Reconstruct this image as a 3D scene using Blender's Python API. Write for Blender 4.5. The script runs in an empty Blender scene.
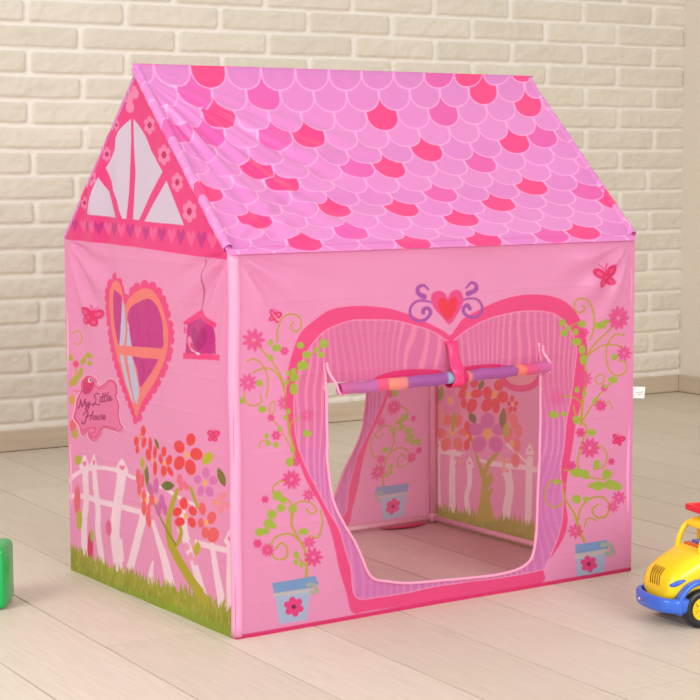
import bpy, bmesh, math, random
import numpy as np
from mathutils import Vector, Matrix
random.seed(7)
RNG = np.random.default_rng(11)
C = bpy.context.scene.collection
PI = math.pi

# ------------------------------------------------------------------ place
W, D, H, R = .95, .6795, .6939, 1.0298          # play tent: width, depth, wall height, ridge height
SL = math.hypot(D/2, R-H)                        # slope length
CAM = np.array([-1.58106, -2.70820, .83965]); YAW, PIT, ROL, FPX = .594076, .102388, -.0042468, 1795.74
FW = np.array([math.sin(YAW)*math.cos(PIT), math.cos(YAW)*math.cos(PIT), -math.sin(PIT)])
RT = np.array([math.cos(YAW), -math.sin(YAW), 0.]); UP = np.cross(RT, FW)
RT, UP = RT*math.cos(ROL)+UP*math.sin(ROL), -RT*math.sin(ROL)+UP*math.cos(ROL)
WA, PA = -.049454, -1.624916                     # wall and plank directions
CORNER = np.array([3.1401, 2.1025])

def proj(x, y, z):
    dx, dy, dz = x-CAM[0], y-CAM[1], z-CAM[2]
    dd = dx*FW[0]+dy*FW[1]+dz*FW[2]
    return (350+FPX*(dx*RT[0]+dy*RT[1]+dz*RT[2])/dd, 350-FPX*(dx*UP[0]+dy*UP[1]+dz*UP[2])/dd)
def ray(px, py): return FW+RT*(px-350)/FPX+UP*(350-py)/FPX
def front_xz(px, py):
    d = ray(px, py); q = CAM-CAM[1]/d[1]*d; return q[0], q[2]
def side_yz(px, py):
    d = ray(px, py); q = CAM-CAM[0]/d[0]*d; return q[1], q[2]
def slope_xs(px, py):
    d = ray(px, py); n = np.array([0, -(R-H), D/2]); P0 = np.array([0, 0, H])
    q = CAM+((P0-CAM)@n)/(d@n)*d; return q[0], math.hypot(q[1], q[2]-H)*(1 if q[1] > 0 else -1)

# ------------------------------------------------------------------ small helpers
def lin(c):
    c = np.asarray(c, float)/255.
    return np.where(c <= .04045, c/12.92, ((c+.055)/1.055)**2.4)
def hx(r, g, b): return tuple(lin((r, g, b)))+(1.,)
def sm(x, a, b):
    t = np.clip((x-a)/(b-a), 0, 1); return t*t*(3-2*t)
_lat = RNG.random((512, 512))
def noise(x, y, seed=0):
    x = np.asarray(x, float)+seed*17.3+300; y = np.asarray(y, float)+seed*31.7+300
    i = np.floor(x).astype(int); j = np.floor(y).astype(int); u = x-i; v = y-j
    u = u*u*(3-2*u); v = v*v*(3-2*v)
    a = _lat[i % 512, j % 512]; b = _lat[(i+1) % 512, j % 512]; c = _lat[i % 512, (j+1) % 512]; d = _lat[(i+1) % 512, (j+1) % 512]
    return (a*(1-u)+b*u)*(1-v)+(c*(1-u)+d*u)*v-.5
def catmull(pts, closed=False, n=6):
    P = [np.array(p, float) for p in pts]; out = []; m = len(P)
    rng = range(m) if closed else range(m-1)
    for i in rng:
        g = (lambda k: P[k % m]) if closed else (lambda k: P[min(max(k, 0), m-1)])
        a, b, c, d = g(i-1), g(i), g(i+1), g(i+2)
        for k in range(n):
            t = k/n
            out.append(.5*((2*b)+(c-a)*t+(2*a-5*b+4*c-d)*t*t+(3*b-a-3*c+d)*t**3))
    if not closed: out.append(P[-1])
    return np.array(out)

def node_mat(name, rough=.5, col=None, attr=None, spec=.5, trans=0., sheen=0., reverse=None, bump=None, coat=0., vary=None, metal=0.):
    m = bpy.data.materials.new(name); m.use_nodes = True; nt = m.node_tree; N = nt.nodes; L = nt.links
    b = N['Principled BSDF']; b.inputs['Roughness'].default_value = rough
    b.inputs['Specular IOR Level'].default_value = spec; b.inputs['Metallic'].default_value = metal
    b.inputs['Sheen Weight'].default_value = sheen; b.inputs['Coat Weight'].default_value = coat
    src = None
    if attr:
        a = N.new('ShaderNodeAttribute'); a.attribute_name = attr; src = a.outputs['Color']
    else:
        rgb = N.new('ShaderNodeRGB'); rgb.outputs[0].default_value = col; src = rgb.outputs[0]
    if vary:
        sc, amt, stretch = vary
        tc = N.new('ShaderNodeTexCoord'); mp = N.new('ShaderNodeMapping'); mp.inputs['Scale'].default_value = stretch[:3]
        if len(stretch) > 3: mp.inputs['Rotation'].default_value = (0, 0, stretch[3])
        L.new(tc.outputs['Object'], mp.inputs[0])
        if len(stretch) > 3:
            mp.inputs['Scale'].default_value = (1, 1, 1); mp2 = N.new('ShaderNodeMapping'); mp2.inputs['Scale'].default_value = stretch[:3]
            L.new(mp.outputs[0], mp2.inputs[0]); mp = mp2
        nz = N.new('ShaderNodeTexNoise'); nz.inputs['Scale'].default_value = sc; nz.inputs['Detail'].default_value = 6
        L.new(mp.outputs[0], nz.inputs['Vector'])
        mr = N.new('ShaderNodeMapRange'); mr.inputs[1].default_value = .25; mr.inputs[2].default_value = .75
        mr.inputs[3].default_value = 1-amt; mr.inputs[4].default_value = 1+amt; L.new(nz.outputs[0], mr.inputs[0])
        mul = N.new('ShaderNodeVectorMath'); mul.operation = 'MULTIPLY'
        L.new(src, mul.inputs[0]); L.new(mr.outputs[0], mul.inputs[1]); src = mul.outputs[0]
    if reverse:                                   # the unprinted reverse of the cloth is paler
        ge = N.new('ShaderNodeNewGeometry'); mu = N.new('ShaderNodeMath'); mu.operation = 'MULTIPLY'; mu.inputs[1].default_value = reverse[3]
        L.new(ge.outputs['Backfacing'], mu.inputs[0]); mc_ = N.new('ShaderNodeMix'); mc_.data_type = 'RGBA'
        L.new(mu.outputs[0], mc_.inputs['Factor']); L.new(src, mc_.inputs['A']); mc_.inputs['B'].default_value = hx(*reverse[:3]); src = mc_.outputs['Result']
    L.new(src, b.inputs['Base Color'])
    if bump:
        sc, st = bump
        tc = N.new('ShaderNodeTexCoord'); nz = N.new('ShaderNodeTexNoise'); nz.inputs['Scale'].default_value = sc; nz.inputs['Detail'].default_value = 5
        L.new(tc.outputs['Object'], nz.inputs['Vector']); bp = N.new('ShaderNodeBump'); bp.inputs['Strength'].default_value = st; bp.inputs['Distance'].default_value = .002
        L.new(nz.outputs[0], bp.inputs['Height']); L.new(bp.outputs[0], b.inputs['Normal'])
    if trans > 0:
        tr = N.new('ShaderNodeBsdfTranslucent'); mx = N.new('ShaderNodeMixShader'); mx.inputs[0].default_value = trans
        L.new(src, tr.inputs['Color']); L.new(b.outputs[0], mx.inputs[1]); L.new(tr.outputs[0], mx.inputs[2])
        L.new(mx.outputs[0], N['Material Output'].inputs['Surface'])
    return m

def link(name, me, mat, parent=None, smooth=True):
    o = bpy.data.objects.new(name, me); C.objects.link(o)
    for m in (mat if isinstance(mat, (list, tuple)) else [mat]): me.materials.append(m)
    if smooth: me.polygons.foreach_set('use_smooth', [True]*len(me.polygons))
    if parent is not None: o.parent = parent
    return o
def bm_obj(name, bm, mat, parent=None, smooth=True):
    bmesh.ops.recalc_face_normals(bm, faces=bm.faces)
    me = bpy.data.meshes.new(name); bm.to_mesh(me); bm.free(); return link(name, me, mat, parent, smooth)
def thing(name, label, cat, loc=(0, 0, 0), rz=0, group=None):
    o = bpy.data.objects.new(name, None); C.objects.link(o); o.location = loc; o.rotation_euler = (0, 0, rz)
    o.empty_display_size = .05; o['label'] = label; o['category'] = cat
    if group: o['group'] = group
    return o
def grid_mesh(name, X, Y, Z, col=None, keep=None):
    nr, nc = X.shape; idx = np.arange(nr*nc).reshape(nr, nc)
    q = np.stack([idx[:-1, :-1], idx[:-1, 1:], idx[1:, 1:], idx[1:, :-1]], -1).reshape(-1, 4)
    if keep is not None: q = q[keep.reshape(-1)]
    used = np.zeros(nr*nc, bool); used[q.ravel()] = True; re = np.cumsum(used)-1; q = re[q]
    P = np.stack([X.ravel(), Y.ravel(), Z.ravel()], 1)[used]
    me = bpy.data.meshes.new(name); me.vertices.add(len(P)); me.vertices.foreach_set('co', P.astype(np.float32).ravel())
    me.loops.add(len(q)*4); me.loops.foreach_set('vertex_index', q.astype(np.int32).ravel())
    me.polygons.add(len(q)); me.polygons.foreach_set('loop_start', np.arange(0, len(q)*4, 4, dtype=np.int32))
    me.polygons.foreach_set('loop_total', np.full(len(q), 4, np.int32)); me.update(calc_edges=True); me.validate()
    if col is not None:
        a = me.color_attributes.new('Print', 'FLOAT_COLOR', 'POINT')
        c = np.ones((len(P), 4), np.float32); c[:, :3] = lin(col.reshape(-1, 3)[used]); a.data.foreach_set('color', c.ravel())
    return me
def tube_bm(pts, r, seg=10, closed=False, caps=True, bm=None):
    bm = bm or bmesh.new(); P = [Vector(p) for p in pts]; n = len(P); rings = []; prev = None
    for i, p in enumerate(P):
        if closed: t = P[(i+1) % n]-P[i-1]
        else: t = P[min(i+1, n-1)]-P[max(i-1, 0)]
        t.normalize()
        if prev is None:
            a = Vector((0, 0, 1)) if abs(t.z) < .9 else Vector((1, 0, 0)); u = t.cross(a).normalized()
        else: u = (prev-t*prev.dot(t)).normalized()
        prev = u; v = t.cross(u); rr = r[i] if hasattr(r, '__len__') else r
        rings.append([bm.verts.new(p+(u*math.cos(2*PI*k/seg)+v*math.sin(2*PI*k/seg))*rr) for k in range(seg)])
    m = n if closed else n-1
    for i in range(m):
        A, B = rings[i], rings[(i+1) % n]
        for k in range(seg): bm.faces.new((A[k], A[(k+1) % seg], B[(k+1) % seg], B[k]))
    if caps and not closed: bm.faces.new(rings[0][::-1]); bm.faces.new(rings[-1])
    return bm
def rbox(cx, cy, cz, sx, sy, sz, bev=.004, seg=3, bm=None, rot=None):
    b = bmesh.new(); bmesh.ops.create_cube(b, size=1)
    for v in b.verts: v.co = Vector((v.co.x*sx, v.co.y*sy, v.co.z*sz))
    if bev: bmesh.ops.bevel(b, geom=b.edges[:]+b.verts[:], offset=bev, segments=seg, profile=.5, affect='EDGES')
    if rot is not None: bmesh.ops.transform(b, matrix=rot, verts=b.verts)
    for v in b.verts: v.co += Vector((cx, cy, cz))
    if bm is None: return b
    me = bpy.data.meshes.new('tmp'); b.to_mesh(me); b.free(); bm.from_mesh(me); bpy.data.meshes.remove(me); return bm
def lathe(profile, seg=40, axis='y', bm=None):
    bm = bm or bmesh.new(); rings = []
    for a, r in profile:                          # a along axis, r radius
        ring = []
        for k in range(seg):
            c, s = math.cos(2*PI*k/seg)*r, math.sin(2*PI*k/seg)*r
            ring.append(bm.verts.new((c, a, s) if axis == 'y' else (c, s, a)))
        rings.append(ring)
    for A, B in zip(rings, rings[1:]):
        for k in range(seg): bm.faces.new((A[k], A[(k+1) % seg], B[(k+1) % seg], B[k]))
    if profile[0][1] > 0: bm.faces.new(rings[0])
    if profile[-1][1] > 0: bm.faces.new(rings[-1][::-1])
    return bm

# ------------------------------------------------------------------ printing on cloth
class Cloth:
    """dye pattern of one cloth panel; (px, py) are the pattern's drawing coordinates of every thread crossing"""
    def __init__(s, px, py, base):
        s.px = px.ravel(); s.py = py.ravel(); s.shape = px.shape
        s.c = np.tile(np.array(base, float), (s.px.size, 1)); s.aa = .45; s.f = (0, 0, 1.)
    def frame(s, x0=0, y0=0, k=1.): s.f = (x0, y0, float(k))
    def T(s, P): P = np.asarray(P, float); return np.stack([s.f[0]+P[..., 0]/s.f[2], s.f[1]+P[..., 1]/s.f[2]], -1)
    def box(s, x0, x1, y0, y1, m=1.5): return np.nonzero((s.px > x0-m) & (s.px < x1+m) & (s.py > y0-m) & (s.py < y1+m))[0]
    def put(s, I, cov, col, op=1.):
        cov = (np.clip(cov, 0, 1)*op)[:, None]
        cc = col[I] if (isinstance(col, np.ndarray) and col.ndim == 2) else np.array(col, float)
        s.c[I] = s.c[I]*(1-cov)+cc*cov
    def polyP(s, P, col, op=1., grow=0.):
        I = s.box(P[:, 0].min(), P[:, 0].max(), P[:, 1].min(), P[:, 1].max(), 1.5+grow)
        if not len(I): return
        x, y = s.px[I], s.py[I]; d = np.full(len(I), 1e9); ins = np.zeros(len(I), bool)
        for a, b in zip(P, np.roll(P, -1, 0)):
            e = b-a; L2 = e@e
            if L2 < 1e-12: continue
            t = np.clip(((x-a[0])*e[0]+(y-a[1])*e[1])/L2, 0, 1)
            d = np.minimum(d, (x-a[0]-t*e[0])**2+(y-a[1]-t*e[1])**2)
            c = ((a[1] > y) != (b[1] > y))
            if abs(e[1]) > 1e-12: ins ^= c & (x < e[0]*(y-a[1])/e[1]+a[0])
        sd = np.where(ins, 1, -1)*np.sqrt(d)+grow
        s.put(I, sd/(2*s.aa)+.5, col, op)
    def poly(s, pts, col, smooth=False, op=1., grow=0., n=5):
        P = s.T(pts); s.polyP(catmull(P, True, n) if smooth else P, col, op, grow)
    def stroke(s, pts, w, col, op=1., smooth=True, n=5):   # w in drawing pixels, or (start, end)
        P = s.T(pts); P = catmull(P, False, n) if smooth and len(P) > 2 else P
        ws = np.linspace(w[0], w[1], len(P)) if isinstance(w, tuple) else np.full(len(P), float(w))
        m = ws.max()+1; I = s.box(P[:, 0].min(), P[:, 0].max(), P[:, 1].min(), P[:, 1].max(), m)
        if not len(I): return
        x, y = s.px[I], s.py[I]; d = np.full(len(I), -1e9)
        for i in range(len(P)-1):
            a, b = P[i], P[i+1]; e = b-a; L2 = e@e+1e-12; t = np.clip(((x-a[0])*e[0]+(y-a[1])*e[1])/L2, 0, 1)
            d = np.maximum(d, (ws[i]*(1-t)+ws[i+1]*t)/2-np.hypot(x-a[0]-t*e[0], y-a[1]-t*e[1]))
        s.put(I, d/(2*s.aa)+.5, col, op)
    def ell(s, cx, cy, rx, ry, col, rot=0., op=1.):
        c = s.T((cx, cy)); rx /= s.f[2]; ry /= s.f[2]; m = max(rx, ry)
        I = s.box(c[0]-m, c[0]+m, c[1]-m, c[1]+m)
        if not len(I): return
        a = math.radians(rot); x = s.px[I]-c[0]; y = s.py[I]-c[1]
        u = (x*math.cos(a)+y*math.sin(a))/rx; v = (-x*math.sin(a)+y*math.cos(a))/ry
        r = np.sqrt(u*u+v*v); s.put(I, (1-r)*min(rx, ry)/(2*s.aa)+.5, col, op)
    def daisy(s, cx, cy, r, n, col, op=1., centre=None, sx=1., a0=0.):
        for k in range(n):
            a = 2*PI*k/n+a0; s.ell(cx+math.cos(a)*r*.58*sx, cy+math.sin(a)*r*.58, r*.42, r*(.19 if n > 6 else .32), col, math.degrees(math.atan2(math.sin(a), math.cos(a)*sx)), op)
        if centre: s.ell(cx, cy, r*.2*sx, r*.2, centre)
    def leaf(s, x, y, L, w, rot, col):
        a = math.radians(rot); ca, sa = math.cos(a), math.sin(a); P = []
        for t in np.linspace(0, 1, 9): P.append((t*L-L/2, -w/2*math.sin(PI*t)**.8))
        for t in np.linspace(1, 0, 9)[1:-1]: P.append((t*L-L/2, w/2*math.sin(PI*t)**.8))
        s.poly([(x+u*ca-v*sa, y+u*sa+v*ca) for u, v in P], col)
    def butterfly(s, x, y, k, rot=0., sx=1., c1=(236, 48, 122), c2=(245, 95, 155)):
        a = math.radians(rot); k = k*1.12
        def q(u, v): return x+(u*math.cos(a)-v*math.sin(a))*k*sx, y+(u*math.sin(a)+v*math.cos(a))*k
        for u, v, rx, ry, r in ((.55, -.45, .52, .36, -40), (-.55, -.4, .45, .33, 40), (.42, .35, .36, .28, 50), (-.38, .4, .36, .28, -50)):
            X, Y = q(u, v); s.ell(X, Y, rx*1.2*k*(.5+.5*sx), ry*1.25*k, c1, r+rot); s.ell(X, Y, rx*k*.55*(.5+.5*sx), ry*k*.5, c2, r+rot)
        s.stroke([q(0, -.4), q(0, .5)], .16*k/s.f[2], c1)
        for sg in (-1, 1): s.stroke([q(0, -.4), q(sg*.12, -.85), q(sg*.35, -1.1)], .07*k/s.f[2], c1)
    def image(s): return s.c.reshape(s.shape+(3,))

PINK = (245, 168, 214); HOT = (247, 74, 146); GOLD = (196, 184, 62); LIME = (172, 208, 74); DPINK = (238, 82, 150)

# ---- front / back wall print
RESF = .0015
gx = np.arange(0, W+1e-6, W/round(W/RESF)); gz = np.arange(0, H+1e-6, H/round(H/RESF))
FX, FZ = np.meshgrid(gx, gz)
fpx, fpy = proj(FX, 0*FX, FZ)
cl = Cloth(fpx, fpy, PINK)
HEART_OUT = [(450,335),(443,331),(430,324),(414,316.5),(400,311.5),(387,308),(364,306),(344,307),(327,311),(313,321),(301,333),(293,350),(288.6,367),(287,384),(286.6,399),(288.6,421),(291,441),(295.7,458),(298.6,462),(307,483),(318.6,503),(327,523),(333,543),(338.6,568),(347,594),(353,613),(370,611),(410,605.5),(434,602),(486,592),(541,583),(544,568),(554,554),(564.5,537),(568.7,520),(567,503),(568,479),(573,444.5),(576.5,420.6),(583,400),(585,376),(587,354),(586,340),(581,323),(571.5,308),(559,299),(543.5,295),(522,295),(500,300.5),(483,308),(464,318),(457,326)]
HEART_IN = [(450,342),(443,339),(431,331.5),(414,326),(393,321),(370,320.6),(353,321),(336,326),(324,332),(313,344),(304,358.6),(299,373),(296,390),(295,407),(296,430),(299,447),(302,455),(307,468.6),(318.6,491.4),(330,514),(338.6,528.6),(345.7,551),(351.4,568.6),(357,597),(381,596.6),(410,592.5),(434,587),(468.6,581.7),(503,577),(542,569.5),(546,564.5),(554,547.5),(561,527),(564,506),(563,489),(561,468.6),(564,444.5),(566,420.6),(571,400),(574,376),(576,354),(575,343),(570,331),(562,321),(552,314),(536,311.5),(518,312.5),(500,316),(486,320.5),(469,329),(457,338)]
cl.poly(HEART_OUT, (247, 86, 150), True)
# wood grain of the door curtain
def grain(x, z):
    w = x+.012*noise(x*14, z*5, 1)+.02*noise(x*5, z*3, 2)
    cx, cz = .36, .46
    for cx, cz, rr in ((.37, .44, .07), (.60, .40, .05), (.83, .47, .06), (.22, .25, .04)):
        d = np.hypot((x-cx)*1.0, (z-cz)*.45); w = w+.016*np.exp(-(d/rr)**2)*np.sign(x-cx)*0+.03*np.exp(-(d/rr)**2)
    w = w+.034*noise(x*8+3*z, z*8, 41)+.016*noise(x*20, z*11, 42)
    f = w/.0165; t = np.abs(f-np.round(f)); return (1-sm(t, .08, .26))*(.45+.55*sm(noise(x*13, z*13, 43), -.3, .2))
g = grain(FX, FZ).ravel()[:, None]
wood = np.array((222, 134, 204))*(1-g)+np.array((240, 160, 216))*g
warm = sm(FZ.ravel(), .25, .42)[:, None]; wood = wood+np.array((8, -6, -22))*warm
cl.poly(HEART_IN, (255, 176, 216), True, grow=1.0)
cl.poly(HEART_IN, wood, True)
CUT = [(325,384),(326,396),(326.5,418),(327,441),(326.5,457),(328.6,477),(331.4,497),(336,511),(344,526),(353,540),(361,557),(367,571),(374,579),(387,581.5),(410,583.5),(451,580),(486,576.5),(513,571),(528,563),(534,552),(537,530),(538,503),(539,468.6),(539.5,434),(540,400),(540,372),(541,364),(500,367),(450,372),(400,377),(360,381)]
# crescent of the printed heart on the curtain above the roll
for P in ([(376,377),(390,372),(405,369.5),(425,369),(441,371),(441,380),(376,384)], [(458,369),(470,365.5),(485,364),(498,364),(510,368),(510,374),(458,377)]): cl.poly(P, (240, 60, 130), True)
# heart emblem with swirls
cl.frame(400, 270, 7)
PUR = (176, 92, 186)
for pts, w in (([(245,238),(190,218),(120,218),(75,262),(75,320),(120,355),(180,345),(212,300),(195,268),(165,275),(163,300)], (2., 4.0)), ([(195,135),(165,108),(128,120),(125,160),(168,188)], (2., 5.2)),
               ([(420,218),(480,200),(545,208),(576,260),(558,312),(500,332),(450,305),(443,268),(470,245),(488,270)], (2., 4.0)), ([(465,125),(500,90),(535,103),(532,140),(475,166)], (2., 5.2))):
    cl.stroke(pts, w, PUR)
cl.poly([(330,195),(300,155),(260,145),(222,165),(215,210),(235,265),(290,330),(345,380),(400,310),(435,240),(440,190),(415,145),(375,140),(345,165)], (243, 90, 158), True)
cl.poly([(332,222),(305,195),(270,200),(260,240),(283,300),(330,348),(375,300),(400,240),(392,195),(358,190)], (246, 68, 92), True)
# vine, upper left
cl.frame(230, 300, 4.12)
for pts, w in (([(262,655),(262,610),(245,540),(232,430),(222,350),(185,270),(125,200),(95,170)], (2.4, 1.4)), ([(190,170),(190,120),(215,75),(255,58),(290,75),(292,115),(268,130),(250,112),(262,92)], 1.5),
               ([(70,252),(95,243),(130,262),(152,300),(158,350),(150,400)], 1.4), ([(95,300),(130,283),(170,285),(205,320),(225,370)], 1.6), ([(60,380),(62,420),(95,436),(128,420),(125,388)], 1.4),
               ([(180,418),(165,430),(165,465),(182,462),(186,430),(178,418)], 1.1), ([(245,545),(255,505),(290,485)], 1.5), ([(258,620),(215,545),(168,478)], 1.4), ([(120,608),(125,585),(150,578),(168,592)], 1.2), ([(250,330),(300,260),(350,210),(385,180)], 1.3)):
    cl.stroke(pts, w, GOLD)
for x, y, r, q, a in ((95,165,48,9,.9), (75,340,38,9,.85), (225,425,30,9,.8), (320,475,30,9,.5)): cl.daisy(x, y, r, q, DPINK, a*.85)
for x, y, r in ((222,210,14), (168,485,12), (190,558,16), (270,668,14)): cl.daisy(x, y, r*1.3, 6, DPINK, .9)
for x, y, rx, ry in ((290,187,16,14),(315,225,18,15),(300,270,24,20),(262,292,12,12),(266,320,20,18),(265,367,18,24),(240,302,10,12),(236,340,10,12),(385,180,17,20),(355,205,10,11),(375,225,15,12),(190,197,18,16),(165,175,9,14),(168,238,10,14),(122,343,14,14),(50,415,14,12),(132,450,17,15),(243,460,8,12),(228,485,9,9),(205,530,9,10),(150,560,9,12),(155,590,9,12),(188,597,12,12),(320,550,17,15),(245,670,16,15)): cl.ell(x, y, rx, ry, LIME)
cl.butterfly(178, 68, 26, 20, c2=(250, 150, 190)); cl.stroke([(172,60),(195,82)], 1., (255, 225, 235))
# vine, lower left
cl.frame(210, 440, 3.5)
for pts, w in (([(335,478),(338,430),(328,380),(300,330),(282,290),(290,240),(265,205),(225,192)], (2.8, 1.6)), ([(325,365),(280,328),(228,340),(210,385),(228,415),(262,412),(268,378),(246,360),(230,380)], 1.8),
               ([(282,288),(285,240),(312,215),(350,220),(370,245),(350,258),(335,240)], 1.6), ([(262,215),(225,200),(220,165),(250,143),(278,150)], 1.6), ([(385,245),(390,290),(375,340),(352,335)], 1.7), ([(335,440),(312,415),(296,392)], 1.4)):
    cl.stroke(pts, w, GOLD)
for x, y, r, q in ((283,138,34,10), (343,192,22,8), (200,385,24,10), (360,410,34,9), (345,358,22,8)): cl.daisy(x, y, r, q, DPINK, .9)
for x, y, r in ((192,208,14), (165,362,17)): cl.daisy(x, y, r, 6, DPINK, .95); cl.ell(x, y, r*.6, r*.6, DPINK)
for x, y, rx, ry in ((235,195,17,18),(247,237,15,14),(287,240,15,14),(215,260,17,16),(205,292,19,16),(172,322,16,15),(195,318,12,12),(325,320,17,12),(278,75,14,15),(288,35,9,9),(255,212,12,10),(220,300,12,10),(300,402,10,14),(300,427,9,10),(318,437,8,9)): cl.ell(x, y, rx, ry, LIME)
def pot(rim, body, fl, fr, fringe):
    cl.poly(body, (176, 208, 238)); cl.poly(rim, (128, 176, 226)); cl.stroke(fringe, 1.8, (190, 196, 190), smooth=False)
    a, b = np.array(fringe[0], float), np.array(fringe[-1], float)
    for t in np.linspace(0, 1, 14):
        p = a+(b-a)*t; cl.ell(p[0], p[1]+5, 5, 7, (205, 212, 214))
    x, y = fringe[-1]; 
    for u, v in ((14,-12),(20,4),(8,14),(-6,-14)): cl.ell(x+u, y+v, 11, 7, (176, 196, 170), 30*u/10)
    for k in range(6):
        q = 2*PI*k/6+.3; cl.ell(fl[0]+math.cos(q)*fr*.6, fl[1]+math.sin(q)*fr*.6, fr*.4, fr*.34, (240, 74, 145), math.degrees(q))
    cl.ell(fl[0], fl[1], fr*.3, fr*.3, (240, 74, 145)); cl.ell(fl[0], fl[1], fr*.22, fr*.22, (132, 40, 92))
pot([(215,500),(368,475),(380,505),(345,522),(222,536)], [(222,528),(352,512),(338,630),(242,643)], (292,583), 36, [(224,538),(352,520)])
# vine, upper right
cl.frame(540, 250, 4.12)
for pts, w in (([(170,720),(178,620),(190,540),(187,470),(205,415),(242,365),(300,310)], (2.6, 1.5)), ([(205,370),(217,320),(212,250),(185,207),(150,200),(135,225),(145,253),(168,255),(178,238),(165,228)], 1.5),
               ([(200,430),(250,395),(300,390),(352,408)], 1.5), ([(345,350),(305,348),(275,385),(272,440),(290,500),(322,518),(355,498),(352,462),(325,458)], 1.4), ([(248,513),(230,530),(240,552),(262,545),(264,522),(248,513)], 1.2),
               ([(178,700),(210,650),(250,590),(292,548)], 1.5), ([(175,632),(140,606),(92,603)], 1.4), ([(300,655),(285,625),(262,640)], 1.2), ([(165,305),(150,300),(110,322)], 1.2)):
    cl.stroke(pts, w, GOLD)
for x, y, r, q, a in ((315,280,50,11,.9), (345,425,32,9,.9), (185,530,34,9,.8), (72,610,32,9,.45)): cl.daisy(x, y, r, q, (240, 92, 162), a)
for x, y, r in ((265,570,15), (253,642,22), (180,340,20)): cl.daisy(x, y, r, 6, DPINK, .8)
for x, y, rx, ry in ((88,300,14,16),(117,322,10,11),(97,342,16,15),(145,337,12,14),(170,305,17,14),(150,378,21,16),(173,410,14,20),(180,452,16,22),(240,310,20,16),(262,293,12,10),(305,440,13,13),(300,535,20,14),(155,576,10,13),(185,592,9,10),(55,675,17,12),(230,622,14,12),(150,695,17,10),(270,562,8,8)): cl.ell(x, y, rx, ry, LIME)
cl.butterfly(258, 112, 44, -8)
# vine, lower right
cl.frame(400, 400, 2.917)
for pts, w in (([(537,412),(522,370),(510,330),(487,292),(480,262)], (2.8, 1.8)), ([(520,352),(532,312),(560,287),(595,285),(612,310),(600,340),(575,342),(562,320),(580,306)], 1.8), ([(485,250),(460,233),(436,245),(425,275),(436,305),(458,314),(478,300)], 1.5),
               ([(530,212),(520,180),(532,125),(545,82),(515,48),(508,20)], 1.7), ([(555,152),(585,133),(605,160),(595,195),(565,202)], 1.5), ([(480,205),(510,208),(545,225),(600,232)], 1.4), ([(538,370),(550,345),(575,352)], 1.4)):
    cl.stroke(pts, w, GOLD)
for x, y, r, q in ((555,140,30,10), (585,15,18,8), (513,383,22,8), (622,312,17,8), (640,285,20,8)): cl.daisy(x, y, r, q, DPINK, .85)
for x, y, r in ((527,95,15), (502,192,15), (618,180,11)): cl.daisy(x, y, r, 6, DPINK, .9); cl.ell(x, y, r*.5, r*.5, DPINK)
for x, y, rx, ry in ((515,60,9,12),(560,95,13,10),(520,213,20,13),(543,218,12,14),(575,188,10,14),(605,217,15,14),(580,250,18,14),(615,247,18,15),(635,253,14,12),(560,250,9,8),(518,290,13,13),(545,290,8,8),(460,240,9,8),(450,45,14,8),(478,40,8,7)): cl.ell(x, y, rx, ry, LIME)
cl.butterfly(636, 118, 16, 20)
pot([(512,422),(604,408),(606,433),(512,448)], [(514,446),(602,430),(594,510),(516,516)], (550,478), 25, [(514,452),(600,436)])
cl.frame()
cl.put(np.arange(cl.px.size), 1-sm(FZ.ravel(), .007, .0085), (236, 60, 128))
front_col = cl.image()

def creases(a, b, pitch, off=0., amp=.0007):
    o = 0
    for q, ph, am in ((a, off, .35), (b, off*.6, 1.)):
        f = (q+ph)/pitch; d = (f-np.round(f))*pitch; o = o+amp*am*np.exp(-np.abs(d)/.003)
    return o
def edge_fade(u, lo, hi, w): return sm(u, lo, lo+w)*sm(-u, -hi, -hi+w)
def front_disp(x, z):
    e = edge_fade(x, 0, W, .05)*edge_fade(z, -.02, H, .04)
    d = .010*noise(x*4, z*5, 3)+.006*noise(x*9+z*6, z*5, 4)+.0022*noise(x*25, z*14, 5)
    d = d+.006*np.exp(-((x-.87+ (z-.5)*.35)/.03)**2)*sm(z, .4, .6)       # pull fold at the upper right
    d = d+.010*noise((x+.5*z)*10, (z-.5*x)*3, 6)*sm(z, .5, .62)*sm(x, .25, .6)
    for cx_, cz_, k_, lo in ((W, H, 30, .25), (0, H, 26, .3)):
        th = np.arctan2(np.abs(x-cx_), cz_-z+.002); rr = np.hypot(x-cx_, z-cz_)
        d = d+.0045*np.sin(th*k_*.5+1)*sm(rr, .01, .07)*(1-sm(rr, .12, lo))*sm(th, .2, .6)*(1-sm(th, 1.25, 1.5))
    d = d+creases(x, z, .0675, .012)*e
    return d*e
cut_w = np.array([front_xz(*p) for p in catmull(CUT, True, 6)])
def inside(P, x, y):
    ins = np.zeros(x.shape, bool)
    for a, b in zip(P, np.roll(P, -1, 0)):
        if abs(b[1]-a[1]) < 1e-12: continue
        ins ^= ((a[1] > y) != (b[1] > y)) & (x < (b[0]-a[0])*(y-a[1])/(b[1]-a[1])+a[0])
    return ins
fcx = (FX[:-1, :-1]+FX[1:, 1:])/2; fcz = (FZ[:-1, :-1]+FZ[1:, 1:])/2
keep_front = ~inside(cut_w, fcx, fcz)

M_cloth = node_mat('printed satin cloth', .36, attr='Print', spec=.5, reverse=(252, 186, 206, .22), trans=.48, sheen=.15, bump=(900, .05))
M_pink = node_mat('pale pink piping cloth', .5, hx(250, 172, 206), spec=.4, trans=.15)
M_sleeve = node_mat('pink sleeve cloth', .4, hx(247, 172, 212), spec=.4, trans=.2)
M_hot = node_mat('hot pink ribbon', .35, hx(240, 48, 118), spec=.5)
M_pole = node_mat('pale pink plastic pole', .35, hx(250, 214, 222), spec=.5)
M_white = node_mat('white label cloth', .7, hx(240, 238, 236))
M_grey = node_mat('grey label ink', .7, hx(170, 168, 172))

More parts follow.
